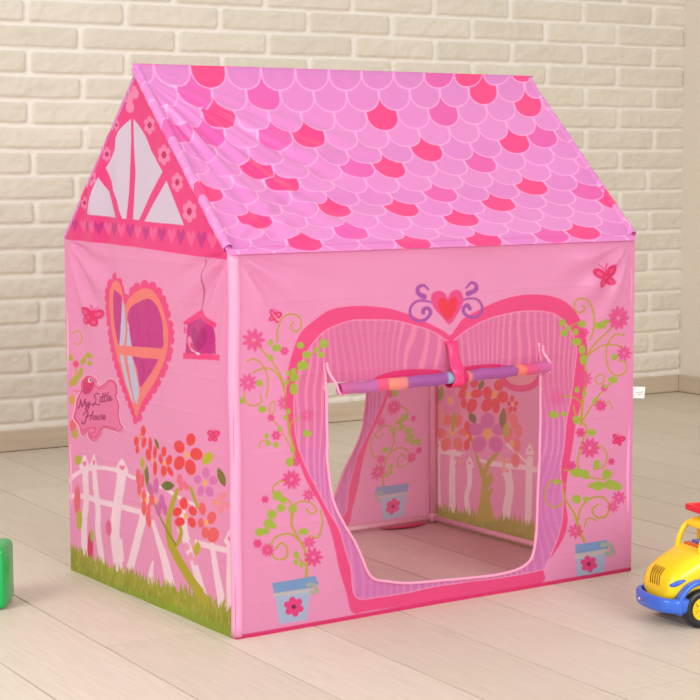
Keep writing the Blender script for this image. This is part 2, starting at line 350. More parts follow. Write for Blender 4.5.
tent = thing('play_tent', 'pink house-shaped fabric play tent with scalloped roof and heart-framed door opening', 'play tent', (0, 0, 0))
F_me = grid_mesh('front_wall', FX, -front_disp(FX, FZ), FZ, front_col, keep_front)
front = link('front_wall', F_me, M_cloth, tent)
def add_turned(name, src, dx=0):
    o = bpy.data.objects.new(name, src.data); C.objects.link(o); o.parent = tent
    o.location = (W, D, 0); o.rotation_euler = (0, 0, PI); return o
back = add_turned('back_wall', front)
SIDE_P = catmull([(323,363),(324.5,374)]+CUT[:27]+[(538,343)], False, 6)
cut_s = np.array([front_xz(*p) for p in SIDE_P])
cutp = [(p[0], -.0015-float(front_disp(np.array(p[0]), np.array(p[1]))), p[1]) for p in cut_s]
pip = bm_obj('opening_piping', tube_bm(cutp, .0030, 8), M_pink, front)
pb = bpy.data.objects.new('opening_piping', pip.data); C.objects.link(pb); pb.parent = back

# ---- side wall print
def side_cols(nu, zs):
    Z = np.repeat(zs[:, None], nu, 1); u = np.linspace(0, 1, nu)[None, :]
    sh = np.clip((zs-H)/(R-H), 0, 1)[:, None]*D/2
    Y = sh+(D-2*sh)*u; return Y, Z
NU = 400
SY, SZ = side_cols(NU, np.linspace(0, R-.006, 640))
spx, spy = proj(0*SY, SY, SZ)
cl = Cloth(spx, spy, (245, 166, 212)); cl.aa = .35
cl.frame()
GAB = [(60,235),(66,239.5),(100,243),(150,249),(190,255),(229,260),(260,262),(235,40),(60,40)]
cl.poly(GAB, (247, 68, 148))
cl.frame(65, 60, 3.5)
LAV = (226, 228, 244)
cl.poly([(228,205),(205,228),(188,250),(180,275),(178,310),(165,340),(143,378),(152,400),(163,425),(168,455),(184,490),(192,530),(200,555),(212,557),(222,460),(227,350),(230,280)], LAV)
cl.poly([(236,205),(258,232),(280,268),(300,320),(322,355),(343,390),(300,468),(255,560),(233,558),(238,470),(243,390),(240,300)], LAV)
cl.poly([(125,410),(138,440),(152,460),(162,500),(172,530),(178,553),(78,538),(100,480)], LAV)
cl.poly([(357,422),(422,578),(275,565)], LAV)
PB = (255, 150, 200)
for x, y, r, k in ((293,228,30,.75), (348,332,34,.75), (397,428,32,.75), (442,530,36,.8), (147,330,24,.6), (107,412,26,.6), (67,500,22,.6), (182,228,18,.6)):
    for j in range(6):
        a = 2*PI*j/6+.5; cl.ell(x+math.cos(a)*r*.6*k, y+math.sin(a)*r*.72, r*.34*k, r*.36, PB)
    cl.ell(x, y, r*.24, r*.34, (205, 30, 110))
cl.ell(222,130,15,22,(255,158,205)); cl.ell(244,118,12,18,(255,158,205)); cl.ell(225,165,14,20,(255,158,205)); cl.ell(238,100,10,12,(255,150,200))
def hrt(x, y, w, h, col):
    cl.poly([(x, y-h*.25), (x-w*.28, y-h*.5), (x-w*.5, y-h*.2), (x-w*.3, y+h*.15), (x, y+h*.5), (x+w*.3, y+h*.15), (x+w*.5, y-h*.2), (x+w*.28, y-h*.5)], col, True)
xs = [34,60,82,102,121,145,170,196,224,252,284,311,342,377,411,447,485,520]
for i, x in enumerate(xs):
    y = 577+(x-34)*.113; hrt(x, y, (20+i*.75), 42+(x/30), (208, 50, 152) if i % 2 == 0 else (252, 108, 172))
# heart window
cl.frame(90, 260, 4.38)
HO = [(100,90),(86,110),(80,150),(78,220),(88,300),(110,382),(135,470),(160,560),(188,645),(205,688),(230,620),(280,540),(318,465),(340,400),(346,320),(330,238),(300,162),(262,126),(215,130),(172,163),(150,196),(136,142),(120,102)]
HOc = catmull(np.array(HO, float), True, 8)
cl.poly(HOc, HOT, grow=2.5)
L = np.r_[0, np.cumsum(np.hypot(*(np.roll(HOc, -1, 0)-HOc).T))]; n = 44
for k in range(n):
    t = L[-1]*k/n; i = min(np.searchsorted(L, t, 'right')-1, len(HOc)-1); p = HOc[i]
    cen = np.array([212., 340.]); dv = p-cen; dv /= np.linalg.norm(dv)
    xr = p[0]+dv[0]*13; yr = p[1]+dv[1]*17
    cl.ell(xr, yr, 12+6*(xr > 200), 20, HOT)
cl.poly(HOc, (252, 140, 132))
MAG = (208, 52, 152); CUR = (200, 214, 240)
cl.poly([(97,140),(108,137),(124,150),(135,172),(136,260),(134,330),(128,372),(112,320),(98,250)], MAG, True)
cl.poly([(136,172),(150,215),(160,260),(157,330),(152,377),(130,375),(134,300)], CUR)
cl.poly([(185,200),(240,172),(270,175),(298,208),(318,268),(322,330),(316,388),(240,383),(178,378),(170,330),(163,270),(167,232)], MAG, True)
cl.poly([(163,262),(172,290),(176,330),(184,378),(170,378),(158,377),(163,320)], CUR)
cl.poly([(150,200),(160,250),(166,300),(160,378),(150,377),(158,300),(152,240)], (252, 140, 132))
cl.poly([(188,424),(240,430),(296,432),(282,470),(250,518),(222,556),(212,520),(204,470)], MAG, True)
cl.poly([(134,414),(150,416),(160,480),(176,560),(190,628),(184,622),(160,545),(142,460)], CUR)
cl.poly([(164,418),(186,422),(200,490),(214,560),(216,590),(205,632),(194,620),(180,540)], CUR)
cl.poly([(128,374),(240,382),(322,388),(322,404),(300,434),(240,430),(136,414)], (252, 140, 132))
for pts in (([(205,235),(215,290),(210,350)]), ([(250,300),(256,340),(250,380)]), ([(225,440),(236,480),(226,530)])): cl.stroke(pts, 1.4, (188, 36, 136), .6)
# butterfly, bird house
cl.frame(50, 240, 3.5)
cl.butterfly(138, 272, 34, 15, .85)
cl.frame(170, 250, 5.83)
cl.stroke([(207,60),(208,150),(206,215),(195,280),(185,345)], .7, (176, 70, 130))
cl.poly([(108,425),(185,365),(250,430),(262,520),(268,606),(104,602),(108,520)], (206, 48, 146))
cl.poly([(185,480),(160,450),(138,465),(142,520),(185,585),(222,530),(225,465),(205,450)], (184, 38, 132), True)
cl.poly([(185,343),(268,428),(262,456),(186,392),(94,438),(86,420)], HOT)
cl.poly([(90,597),(295,611),(295,644),(90,632)], HOT)
cl.stroke([(96,450),(92,480),(108,478),(100,460)], 1.2, HOT)
cl.ell(132,540,15,40,(255, 150, 196),-15); cl.ell(140,553,9,18,(238, 70, 130),-15); cl.stroke([(140,580),(160,590),(178,603)], (2.2, 1.6), (255, 180, 212)); cl.ell(180,603,11,7,(240, 236, 246),20)
# leafy bits at the far edge
cl.frame(50, 240, 3.5)
cl.stroke([(72,330),(90,318),(103,340),(96,365),(80,362)], 1.2, (214, 178, 96)); cl.stroke([(68,400),(84,440),(82,480),(70,510)], 1.2, GOLD)
for x, y, rx, ry in ((68,412,8,12),(128,405,14,10),(108,425,9,14),(132,432,9,9),(98,468,8,22),(80,495,10,18),(110,418,6,9)): cl.ell(x, y, rx, ry, (186, 192, 62), 20)
cl.ell(85,435,8,12,(240, 90, 140)); cl.ell(75,560,8,18,(216, 180, 90)); cl.ell(78,650,9,22,(236, 120, 130)); cl.ell(84,680,8,16,(186, 190, 70))
# name board
cl.frame(60, 360, 7.78)
BO = [(150,235),(150,170),(200,122),(262,150),(290,200),(330,190),(380,152),(432,165),(452,215),(440,275),(462,345),(458,420),(472,495),(492,532),(450,558),(390,538),(330,532),(312,580),(255,636),(212,602),(205,560),(160,590),(138,520),(102,452),(112,380),(122,300)]
cl.poly([(x+8, y+9) for x, y in BO], (196, 60, 128), True); cl.poly(BO, (255, 208, 228), True, grow=1.1); cl.poly(BO, (224, 62, 128), True, grow=.1)
cl.poly(BO, (243, 130, 184), True, grow=-.9)
cl.stroke([(245,165),(262,205),(300,225),(340,212),(372,178),(402,165),(432,185),(446,245),(436,285)], 1.2, (236, 84, 146)); cl.stroke([(290,205),(272,190),(282,175),(300,185)], .8, (255, 205, 225))
cl.stroke([(150,560),(205,535),(262,525),(258,560),(228,575),(240,605),(275,590),(300,545),(350,515),(440,535)], 1.2, (234, 76, 140))
cl.ell(205,195,44,58,(226, 46, 118)); cl.ell(190,240,34,28,(214, 52, 128)); cl.ell(218,160,16,18,(255, 240, 244)); cl.ell(222,158,7,9,(120, 30, 80)); cl.stroke([(100,235),(130,245),(160,225)], 1.4, (236, 130, 150))
INK = (158, 26, 104)
LET = [[(128,376),(142,350),(148,312)],[(148,312),(154,345),(160,366),(172,335),(182,305)],[(182,305),(182,340),(190,364)],[(196,332),(198,352),(208,350),(214,328)],[(214,328),(212,362),(200,392),(186,384),(202,364),(222,345)],
 [(292,268),(272,262),(252,284),(266,300),(262,335),(244,356),(238,344),(262,342),(290,352),(302,340)],[(306,302),(304,326),(314,326)],[(308,288),(309,291)],[(330,262),(324,300),(324,326),(336,322)],[(350,258),(342,300),(342,324),(354,320)],[(314,292),(362,276)],[(376,252),(366,290),(366,318),(378,312)],[(382,306),(398,296),(392,282),(380,298),(386,316),(408,306)],
 [(170,428),(190,404),(206,410),(196,450),(180,492),(160,494),(162,476)],[(244,400),(234,432),(224,466)],[(190,442),(238,430)],[(256,434),(244,450),(254,466),(268,450),(256,434)],[(278,434),(274,458),(286,462),(296,436)],[(296,436),(294,462)],[(324,426),(308,436),(322,450),(306,464)],[(332,450),(348,444),(344,430),(330,446),(334,462),(352,456)]]
for q in LET: cl.stroke(q, 1.1, INK)
# fence
FN = (255, 236, 246)
cl.frame()
for pts, w in (([(83,464),(84,480),(85,500),(83,525),(84.5,562)], 6.5), ([(93,463),(95,482),(98.5,508),(98.5,535),(103,568)], 5.5), ([(121,468),(119,490),(115,520),(115,545),(119,572)], 8.5), ([(145,495),(143,515),(136,543),(130,567)], 7.5),
               ([(153,522),(159,540),(165,560),(170,588)], (4, 8)), ([(182,505),(184,540),(193,568),(203,600)], (5, 9)), ([(211,545),(215,572),(219,590),(223,612)], (5, 8)), ([(230,538),(229.5,560),(229,585),(231,612)], 7), ([(153,562),(151,575),(153,588)], (2, 9)), ([(120,540),(122,560)], 3)):
    cl.stroke(pts, w, FN)
for x, y, w in ((83,463,5.5), (93,462,4.5), (121,467,7), (229.5,538,6)):
    cl.poly([(x-w, y+4), (x-w*.6, y-2), (x, y-8), (x+w*.6, y-1), (x+w*.9, y+5), (x, y+9)], FN, True); hrt(x, y+1, w*.8, 6, (250, 130, 180))
for pts, w in (([(68,483),(74,475),(84,470),(107,468),(134,478)], 4), ([(68,496),(85,497),(103,502),(139,512)], 5.5), ([(180,530),(186,540),(207,546),(233,552)], 6), ([(155,487),(166,488),(180,498),(204,510)], 3), ([(150,520),(158,535),(165,552)], 3)): cl.stroke(pts, w, FN)
cl.ell(76,500,2.5,14,(236, 120, 130)); cl.ell(90,548,3,16,(226, 40, 110)); cl.ell(92,536,2,6,LIME); cl.ell(77,460,3,5,(190, 196, 60)); cl.ell(78,520,2.5,10,(190, 196, 60)); cl.ell(109,528,2.5,8,(240,110,160))
# grass
rg = random.Random(4); top = [(60,548),(70,550),(85,557),(100,565),(125,575),(150,585),(175,592),(193,598),(218,609),(240,616)]
GR = (164, 176, 44); GR2 = (180, 188, 66)
cl.poly(top+[(250,700),(40,700)], GR)
for k in range(150):
    x = 66+174*k/150; y = np.interp(x, [p[0] for p in top], [p[1] for p in top]); h = rg.uniform(4, 12)*(.7+.5*(x-66)/170); dx = rg.uniform(-4, 4)
    cl.poly([(x-1.6, y+4), (x+dx, y-h), (x+1.6, y+4)], GR if rg.random() < .7 else GR2)
for k in range(110):
    x = 66+174*rg.random(); y = np.interp(x, [p[0] for p in top], [p[1] for p in top])+rg.uniform(4, 16); h = rg.uniform(5, 10)
    cl.poly([(x-1.2, y+3), (x+rg.uniform(-3, 3), y-h), (x+1.2, y+3)], GR2 if rg.random() < .6 else (150, 162, 40))
cl.poly([(60,566),(120,585),(180,607),(240,632),(240,660),(60,600)], (140, 196, 50), op=.4)
# tree
TR = (186, 186, 44)
cl.stroke([(178,490),(172,508),(169,522),(170,540),(178,562),(188,580),(204,600)], (3.5, 9), TR); cl.stroke([(170,545),(184,572),(198,592)], (3, 10), TR)
cl.stroke([(190,488),(194,500),(197,508)], 3, TR); cl.stroke([(176,545),(180,534),(179,526)], 3, TR); cl.stroke([(145,470),(147,485),(160,515),(175,545)], 1.6, (150,150,50))
cl.frame(130, 400, 5.84)
RED = (246, 74, 78); SAL = (252, 112, 116); LIL = (226, 120, 196); YEL = (252, 196, 92)
def bloom(c, pet, col, rc=7, op=1.):
    for p in pet: cl.ell(p[0], p[1], p[2], p[3], col, p[4] if len(p) > 4 else 0, op)
    if c: cl.ell(c[0], c[1], rc, rc*1.6, YEL)
bloom((440,485), [(447,425,22,32),(395,465,24,26,15),(487,470,24,26,-10),(412,530,21,33,20),(465,535,23,33,-15)], LIL, 11, .8)
bloom((155,590), [(155,500,18,46),(122,522,16,38,-15),(192,592,18,42,-5),(172,635,18,40),(210,640,14,34)], (214, 102, 182), 9, .85)
bloom((510,600), [(500,600,28,20,20),(540,560,30,20,-30),(560,610,26,20,30),(530,640,20,26)], (252, 150, 150), 9, .6)
bloom(None, [(295,462,15,32),(325,500,14,30,-20),(300,510,12,20)], (250, 112, 130), 9, .8)
bloom((60,560), [(45,450,13,48),(70,470,12,44),(80,560,11,36),(78,630,14,44),(108,640,12,40),(50,520,12,40)], (248, 96, 108), 7, .85)
bloom((343,320), [(365,230,25,37,6),(302,272,29,38,-12),(395,315,35,37,-20),(297,367,29,42,15),(357,393,30,46,-5)], RED, 12)
bloom((212,368), [(208,300,17,30),(187,345,13,30,-10),(240,350,18,30,15),(207,412,20,33),(245,415,13,32,-22)], RED, 9)
bloom((132,350), [(123,262,10,44),(110,320,16,35,-8),(150,305,12,38,5),(150,398,13,42)], RED, 7)
bloom((68,215), [(80,180,15,30),(37,242,15,28),(84,248,14,32,10),(42,290,11,22),(66,215,7,16)], RED, 6)
cl.frame(50, 400, 2.8)
bloom((377,325), [(373,290,10,17),(357,313,11,13,20),(396,311,11,14,-25),(362,341,12,13,30),(393,343,11,15,-20)], RED, 5)
bloom((437,343), [(425,305,11,18,-5),(452,330,13,18,15),(420,345,10,14),(455,378,17,22,15),(432,372,11,16)], (250, 108, 112), 5)
bloom((395,415), [(392,395,9,13),(375,412,9,12),(410,415,9,12),(388,440,9,13),(402,452,8,12)], (248, 168, 206), 4, .9)
bloom((268,280), [(262,300,8,22),(275,335,8,22,-10),(262,268,7,14),(285,280,8,16)], (250, 104, 112), 4)
cl.frame(130, 400, 5.84)
for a in ((162,255,72,20,68,(122,128,48)), (100,440,122,22,88,(122,128,48)), (228,500,78,56,0,(106,124,44)), (535,450,120,42,72,(128,128,48)), (458,340,92,56,-55,(196,208,40)), (72,370,84,26,88,(190,200,44)), (240,700,1,1,0,TR)): cl.leaf(*a)
cl.leaf(380,870,90,40,-80,(190,200,44))
cl.butterfly(488, 212, 36, 8, .75)
cl.frame()
cl.put(np.arange(cl.px.size), sm(-SY.ravel(), -.012, -.009)*(1-sm(SZ.ravel(), H-.02, H-.018)), (247, 130, 182))
side_col = cl.image()
def side_disp(y, z):
    e = edge_fade(y, 0, D, .05)*sm(z, -.02, .03)
    g = 1-sm(z, H-.01, H+.03)*.0
    d = .009*noise(y*5, z*4, 8)+.007*noise(y*11+z*3, z*4, 9)+.002*noise(y*28, z*16, 10)
    d = d+.005*np.sin((y-.05)*55+3*noise(y*2, z*3, 12))*np.exp(-((y-.55)/.12)**2)*sm(z, H-.12, H+.02)*(1-sm(z, R-.12, R))
    for cy_ in (0, D):
        th = np.arctan2(np.abs(y-cy_), H-z+.002); rr = np.hypot(y-cy_, z-H)
        d = d+.0055*np.sin(th*13+.5)*sm(rr, .01, .06)*(1-sm(rr, .12, .3))*sm(th, .15, .5)*(1-sm(th, 1.25, 1.5))
    d = d+creases(y, z, .0675, .02)*sm(-z, -H, -H+.03)
    sh = np.clip((z-H)/(R-H), 0, 1)*D/2; m = np.minimum(y-sh, D-sh-y)
    return d*e*(1-.9*sm(z, R-.1, R-.02))*np.where(z > H, sm(m, 0, .035), 1)
S_me = grid_mesh('side_wall', -side_disp(SY, SZ), SY, SZ, side_col); S_me.flip_normals()
side = link('side_wall', S_me, M_cloth, tent); 
cl = None
RPX, RPY = proj(W+0*SY, SY, SZ)
cl = Cloth(RPX, RPY, (245, 166, 212)); cl.aa = .35
m_ = sm(SZ.ravel(), H-.03, H-.028)[:, None]; cl.c = cl.c*(1-m_)+side_col[:, ::-1].reshape(-1, 3)*m_
cl.frame(320, 380, 2.917)
for pts, w in (([(345,195),(343,260),(346,400)], 6), ([(392,212),(388,280),(385,400)], 6.5), ([(440,240),(440,300),(430,340),(432,400)], 5), ([(545,268),(552,320),(545,370),(538,430)], 8), ([(613,232),(610,320),(607,440)], 7), ([(672,262),(668,340),(668,470)], 7), ([(740,300),(736,480)], 7), ([(800,330),(798,500)], 7), ([(860,350),(858,520)], 7)): cl.stroke(pts, w, FN)
for pts, w in (([(328,206),(370,210),(418,218)], 5), ([(500,243),(560,252),(640,264),(900,340)], 5.5), ([(542,188),(572,212),(602,240)], 2.5), ([(470,232),(505,246)], 3)): cl.stroke(pts, w, FN)
for x, y in ((345,188), (440,238), (545,262), (613,200), (672,256), (740,292)): cl.poly([(x-14, y+18), (x-9, y), (x, y-16), (x+9, y), (x+14, y+18)], FN); hrt(x, y+4, 8, 10, (250, 130, 180))
GT = [(300,372),(335,378),(400,392),(480,405),(560,418),(640,438),(900,520),(1000,560)]
cl.poly(GT+[(1000,760),(300,700)], GR)
for k in range(130):
    x = 325+640*k/130; y = np.interp(x, [p[0] for p in GT], [p[1] for p in GT]); h = rg.uniform(10, 34)
    cl.poly([(x-5, y+8), (x+rg.uniform(-9, 9), y-h), (x+5, y+8)], GR)
for k in range(60):
    x = 325+640*rg.random(); y = np.interp(x, [p[0] for p in GT], [p[1] for p in GT])+rg.uniform(12, 36); cl.poly([(x-3, y+6), (x+rg.uniform(-6, 6), y-16), (x+3, y+6)], GR2)
cl.poly([(432,150),(448,170),(462,215),(476,250),(480,262),(492,232),(514,208),(520,214),(498,245),(489,280),(494,320),(503,365),(512,412),(455,410),(464,380),(474,340),(478,300),(470,262),(452,205)], TR)
cl.leaf(497,292,46,18,-80,TR); cl.leaf(500,328,30,10,-70,TR)
ORG = (250, 128, 112)
bloom((488,157), [(487,120,19,24),(455,143,22,18,20),(522,143,22,18,-20),(466,187,19,24,20),(512,188,19,24,-20)], LIL, 10)
bloom((385,152), [(370,115,14,20,-10),(402,118,13,20,10),(352,155,18,14),(368,188,14,20,15),(404,186,14,20,-15),(418,152,15,12)], ORG, 8)
bloom((432,165), [(430,135,9,15),(436,165,8,16),(430,190,9,15)], RED, 5)
bloom((412,240), [(400,228,9,7),(420,222,8,8),(402,250,8,8),(424,248,8,8)], (246, 150, 200), 4, .7)
bloom((560,185), [(540,105,14,26,10),(565,120,13,24,-10),(578,150,12,20),(548,160,13,22,15),(572,190,14,22,-10),(570,235,13,22)], (250, 128, 128), 6, .85)
bloom((535,245), [(525,232,9,9),(545,235,9,9),(535,262,9,9)], (250, 190, 170), 4, .8)
bloom((380,60), [(378,30,14,24),(352,55,18,16),(405,55,16,16),(368,88,14,18),(395,88,14,18)], (238, 140, 190), 7, .8)
bloom((360,105), [(350,90,10,16),(352,120,12,12)], (250, 170, 150), 4, .7)
cl.frame(390, 250, 2.8)
bloom((218,405), [(202,374,13,22,-10),(232,372,11,14),(240,402,16,12,-10),(200,404,10,14),(228,436,14,20,15),(205,430,8,14)], RED, 6)
bloom((288,405), [(268,400,12,18,-10),(300,380,14,16,20),(312,412,17,17),(268,434,14,20,15),(292,436,11,22,-5)], RED, 7)
bloom((342,432), [(340,416,6,9),(330,430,6,7),(352,430,6,7),(336,446,6,8),(348,446,6,8)], RED, 3)
bloom((330,365), [(318,350,10,12),(340,350,10,12),(322,372,9,12)], RED, 4)
for a in ((142,402,44,18,-80,(150,170,60)), (251,378,30,14,-70,(120,130,40)), (231,470,34,20,60,(112,124,44)), (312,472,60,20,-85,(122,130,48)), (178,480,60,14,-85,(180,180,50)), (322,505,50,18,-85,(190,196,50))): cl.leaf(*a)
# scalloped lower edge of the heart window
HR = [(364,388),(335,382),(312,362),(296,325),(288,270),(292,215),(308,180),(332,178),(352,205),(364,240),(376,205),(398,180),(424,182),(440,215),(444,270),(434,325),(418,360),(396,382)]
for p in catmull(np.array(HR, float), True, 3): cl.ell(p[0], p[1], 8, 10, HOT)
cl.poly(HR, HOT, True); cl.poly(HR, (252, 172, 196), True, grow=-3.2)
cl.poly([(330,300),(322,260),(326,220),(345,225),(356,260),(356,320)], MAG, True); cl.poly([(374,318),(374,260),(388,222),(408,225),(412,265),(402,310)], MAG, True)
cl.butterfly(500, 330, 26, -10)
cl.frame()
right_me = grid_mesh('side_wall', W+side_disp(D-SY, SZ), SY, SZ, cl.image())
sideb = link('side_wall', right_me, M_cloth, tent)

# ---- roof
PM = np.array([[-.65, 10.962], [14.239, -2.582], [-.094, -36.987], [-3.15, 2.307], [3.426, 10.172], [3.248, 29.064], [.944, .643], [4.38, -3.809], [-13.104, -11.983], [-8.729, -7.569]])
def lattice(x, s):
    B = np.stack([np.ones_like(x), x, s, x*x, x*s, s*s, x**3, x*x*s, x*s*s, s**3], -1)@PM; return B[..., 0], B[..., 1]
hot = [(208,78),(219,115),(311,134),(260,162.5),(288,179),(264,219),(342,208),(386,112),(486,92),(466,80),(432,146),(393,165),(524,139),(538,183),(536,102),(502,200),(466,215),(406,208),(520,69),(611,212),(582,234),(424,241),(496,244),(322,245),(213,197)]
pur = [(265,98),(278,132),(203,137),(361,163),(280,189),(449,111),(488,159),(444,191),(550,146),(590,188),(436,80),(361,234),(194,93),(176,132),(548,237),(480,243)]
CELL = {}
for lst, c in ((pur, (228, 92, 176)), (hot, (248, 62, 134))):
    for p in lst:
        a, v = lattice(*[np.array(q) for q in slope_xs(*p)]); r = int(round(float(v)+.45)); off = .5*(r % 2); k = round(float(a)-off)
        CELL[(r, k)] = c
BASE = (224, 134, 202)
def scales(x, s):
    a, v = lattice(x, s); out = np.zeros(x.shape+(3,)); done = np.zeros(x.shape); rnd = random.Random(3)
    out[:] = BASE; A = .70
    r0 = np.floor(v).astype(int)
    filled = np.zeros(x.shape, bool)
    for dr in range(0, 3):                       # the topmost scale that covers the point
        r = r0+dr; off = .5*(r % 2); k = np.round(a-off).astype(int); t = np.clip(np.abs(a-off-k)*2, 0, 1)
        q = (v-(r-A))/A; qq = np.maximum(q, 0); rho = np.sqrt(t*t+qq*qq); ins = (rho <= 1) & (v > r-2.2) & ~filled
        gr = np.sqrt((t/.0385)**2+(qq/(A*.042))**2)/np.maximum(rho, .05)
        dist = (1-rho)/np.maximum(gr, 1e-3)
        hue = np.empty(x.shape+(3,)); hue[:] = BASE
        h = (r*37+k*91) % 7; hue += ((h-3)*1.6)[..., None]*np.array([.6, 1., .5])
        for (rr, kk), c in CELL.items():
            m = ins & (r == rr) & (k == kk)
            if m.any(): hue[m] = c
        rim = 1-sm(dist, .0019, .0032)
        hue = hue*(1-rim[..., None])+np.array((255, 172, 222))*rim[..., None]
        out[ins] = hue[ins]; filled |= ins
    return out
X0, X1 = -.012, W-.004
rx = np.linspace(X0, X1, 640); rs = np.linspace(-.012, SL+.002, 330)
RX, RS = np.meshgrid(rx, rs)
ss = .0006; roof_col = sum(scales(RX+a, RS+b) for a in (-ss, ss) for b in (-ss, ss))/4
stitch = np.exp(-((RS-.004)/.0012)**2)[..., None]; roof_col = roof_col*(1-.35*stitch)+np.array((190, 60, 140))*.35*stitch
def roof_disp(x, s):
    e = edge_fade(x, X0, X1, .03)*edge_fade(s, -.012, SL, .03)
    th = np.arctan2(x+.03, SL+.01-s); r = np.hypot(x+.03, SL-s)
    fan = np.sin(th*34+1.3)+.7*np.sin(th*57+.4)+.5*np.sin(th*21)
    m = sm(r, .03, .16)*(1-sm(r, .40, .62))*(1-sm(th, .95, 1.35))
    d = .0038*fan*m*(.6+noise(x*6, s*6, 13))
    th2 = np.arctan2(x+.05, s+.03); r2 = np.hypot(x+.05, s+.03)
    d = d+.0030*np.sin(th2*30)*sm(r2, .05, .15)*(1-sm(r2, .4, .8))*sm(th2, .7, 1.)
    d = d-.012*np.sin(PI*np.clip(s/SL, 0, 1))*sm(x, -.05, .2)*sm(-x, -W-.05, -W+.2)
    d = d+.007*noise(x*4, s*5, 14)+.004*noise(x*10+s*6, s*7, 15)+.0012*noise(x*30, s*26, 16)
    d = d+.0022*np.sin(x*150+4*noise(x*8, s*3, 17))*np.exp(-(SL-s)/.02)*e
    return d*e
rd = roof_disp(RX, RS)+.001
ca, sa = (D/2)/SL, (R-H)/SL
R_me = grid_mesh('roof_panel', RX, RS*ca-rd*sa, H+RS*sa+rd*ca, roof_col)
M_roof = node_mat('printed roof satin', .36, attr='Print', spec=.45, trans=.2, sheen=.15, bump=(900, .04))
roof = link('roof_panel', R_me, M_roof, tent); add_turned('roof_panel', roof)
def printed_tube(name, P0, P1, r, seg, n, colf, mat, parent, dirn=None, wob=0.):
    P0, P1 = np.array(P0, float), np.array(P1, float); t = np.linspace(0, 1, n)[:, None, None]
    ax = (P1-P0)/np.linalg.norm(P1-P0); u = np.cross(ax, [0, 0, 1.] if abs(ax[2]) < .9 else [1., 0, 0]); u /= np.linalg.norm(u); v = np.cross(ax, u)
    a = np.linspace(0, 2*PI, seg)[None, :, None]
    rr = r*(1+wob*noise(t[..., 0]*60, a[..., 0]*1.5, 20)[..., None]*2)
    P = P0+(P1-P0)*t+(u*np.cos(a)+v*np.sin(a))*rr
    return link(name, grid_mesh(name, P[..., 0], P[..., 1], P[..., 2], colf(P)), mat, parent)
def roof_tube_col(P):
    s = np.where(P[..., 1] < D/2, P[..., 1], D-P[..., 1])/ca; return scales(P[..., 0], s)*.93+np.array((255, 200, 240))*.07
for x, near in ((-.005, 1), (W-.006, 0), (.002, 0), (W-.004, 1)):
    y0 = .004 if near else D-.004
    if not near: y0 = D-.004
    printed_tube('edge_sleeve', (x, y0, H+.003), (x, D/2, R-.008), .0090 if near else .0045, 14, 200, roof_tube_col, M_roof, tent, wob=.12)
printed_tube('ridge_sleeve', (X0+.004, D/2, R-.009), (X1-.001, D/2, R-.009), .0070, 14, 500, roof_tube_col, M_roof, tent, wob=.15)
# vertical corner sleeves
for x, y in ((.007, .007), (W-.010, .007), (.007, D-.007), (W-.010, D-.007)):
    pts = [(x+.0012*math.sin(z*23), y+.001*math.sin(z*17+1), z) for z in np.linspace(.004, H-.004, 40)]
    bm_obj('corner_sleeve', tube_bm(pts, .0105 if (x < .5) == (y < .3) else .0070, 14), M_sleeve, tent)
# frame poles seen inside
def pole(a, b, r=.0065): bm_obj('frame_pole', tube_bm([a, b], r, 12), M_pole, tent)
i = .028
for y in (i, D-i): pole((i, y, .011), (W-i, y, .011)); pole((i, y, H-.012), (W-i, y, H-.012))
for x in (i, W-i): pole((x, i, .011), (x, D-i, .011)); pole((x, i, H-.012), (x, D-i, H-.012)); pole((x, i, H-.01), (x, D/2, R-.035)); pole((x, D-i, H-.01), (x, D/2, R-.035))
for x in (i, W-i):
    for y in (i, D-i):
        pole((x, y, .011), (x, y, H-.012))
        for z in (.011, H-.012): bm_obj('pole_connector', rbox(x, y, z, .019, .019, .019, .004), M_pole, tent)
pole((i, D/2, R-.035), (W-i, D/2, R-.035))
# hem flap lying on the floor inside
for (x0, x1, y0, y1) in ((.76, W-.05, D-.062, D-.034),):
    xx, yy = np.meshgrid(np.linspace(x0, x1, 40), np.linspace(y0, y1, 20)); zz = .0025+.003*(noise(xx*20, yy*30, 21)+.5)
    yy = y1-(y1-yy)*np.sin(PI*(xx-x0)/(x1-x0))**.7
    me = grid_mesh('hem_flap', xx, yy, zz); link('hem_flap', me, M_hot, tent)
# rolled door
A = np.array(front_xz(334, 388.5)); B = np.array(front_xz(543, 366)); RR = .0126
BANDS = [(334,(226,120,186)),(368,(214,130,204)),(371,(250,110,160)),(379,(250,110,160)),(381,(252,176,150)),(397,(252,160,160)),(399,(196,110,190)),(436,(188,104,190)),(438,(176,214,236)),(444,(176,214,236)),(446,(240,60,130)),(456,(240,60,130)),(458,(252,176,150)),(462,(200,110,188)),(506,(196,104,186)),(508,(252,160,130)),(515,(252,150,140)),(517,(246,104,160)),(528,(236,110,170)),(531,(228,120,190)),(545,(232,130,190))]
nt_, na = 280, 90
tt = np.linspace(0, 1, nt_)[:, None]; aa = np.linspace(0, 2*PI*3.2, na)[None, :]
rad = .0028+(RR-.0028)*aa/aa.max(); rad = rad*(1+.05*noise(tt*18, aa*.8, 23))
ax_x = A[0]+(B[0]-A[0])*tt+0*aa; sag = -.0012*np.sin(PI*tt)+.0008*np.sin(tt*40)
RXx = ax_x; RYy = -.0160-rad*np.sin(aa+1.2); RZz = A[1]+(B[1]-A[1])*tt+sag+rad*np.cos(aa+1.2)
qx = 336+(543-336)*(ax_x-A[0])/(B[0]-A[0])+3*(noise(aa*1.2+0*tt, tt*3, 24))
rc = np.stack([np.interp(qx, [b[0] for b in BANDS], [b[1][k] for b in BANDS]) for k in range(3)], -1)
roll = link('door_roll', grid_mesh('door_roll', RXx, RYy, RZz, rc), M_cloth, tent)
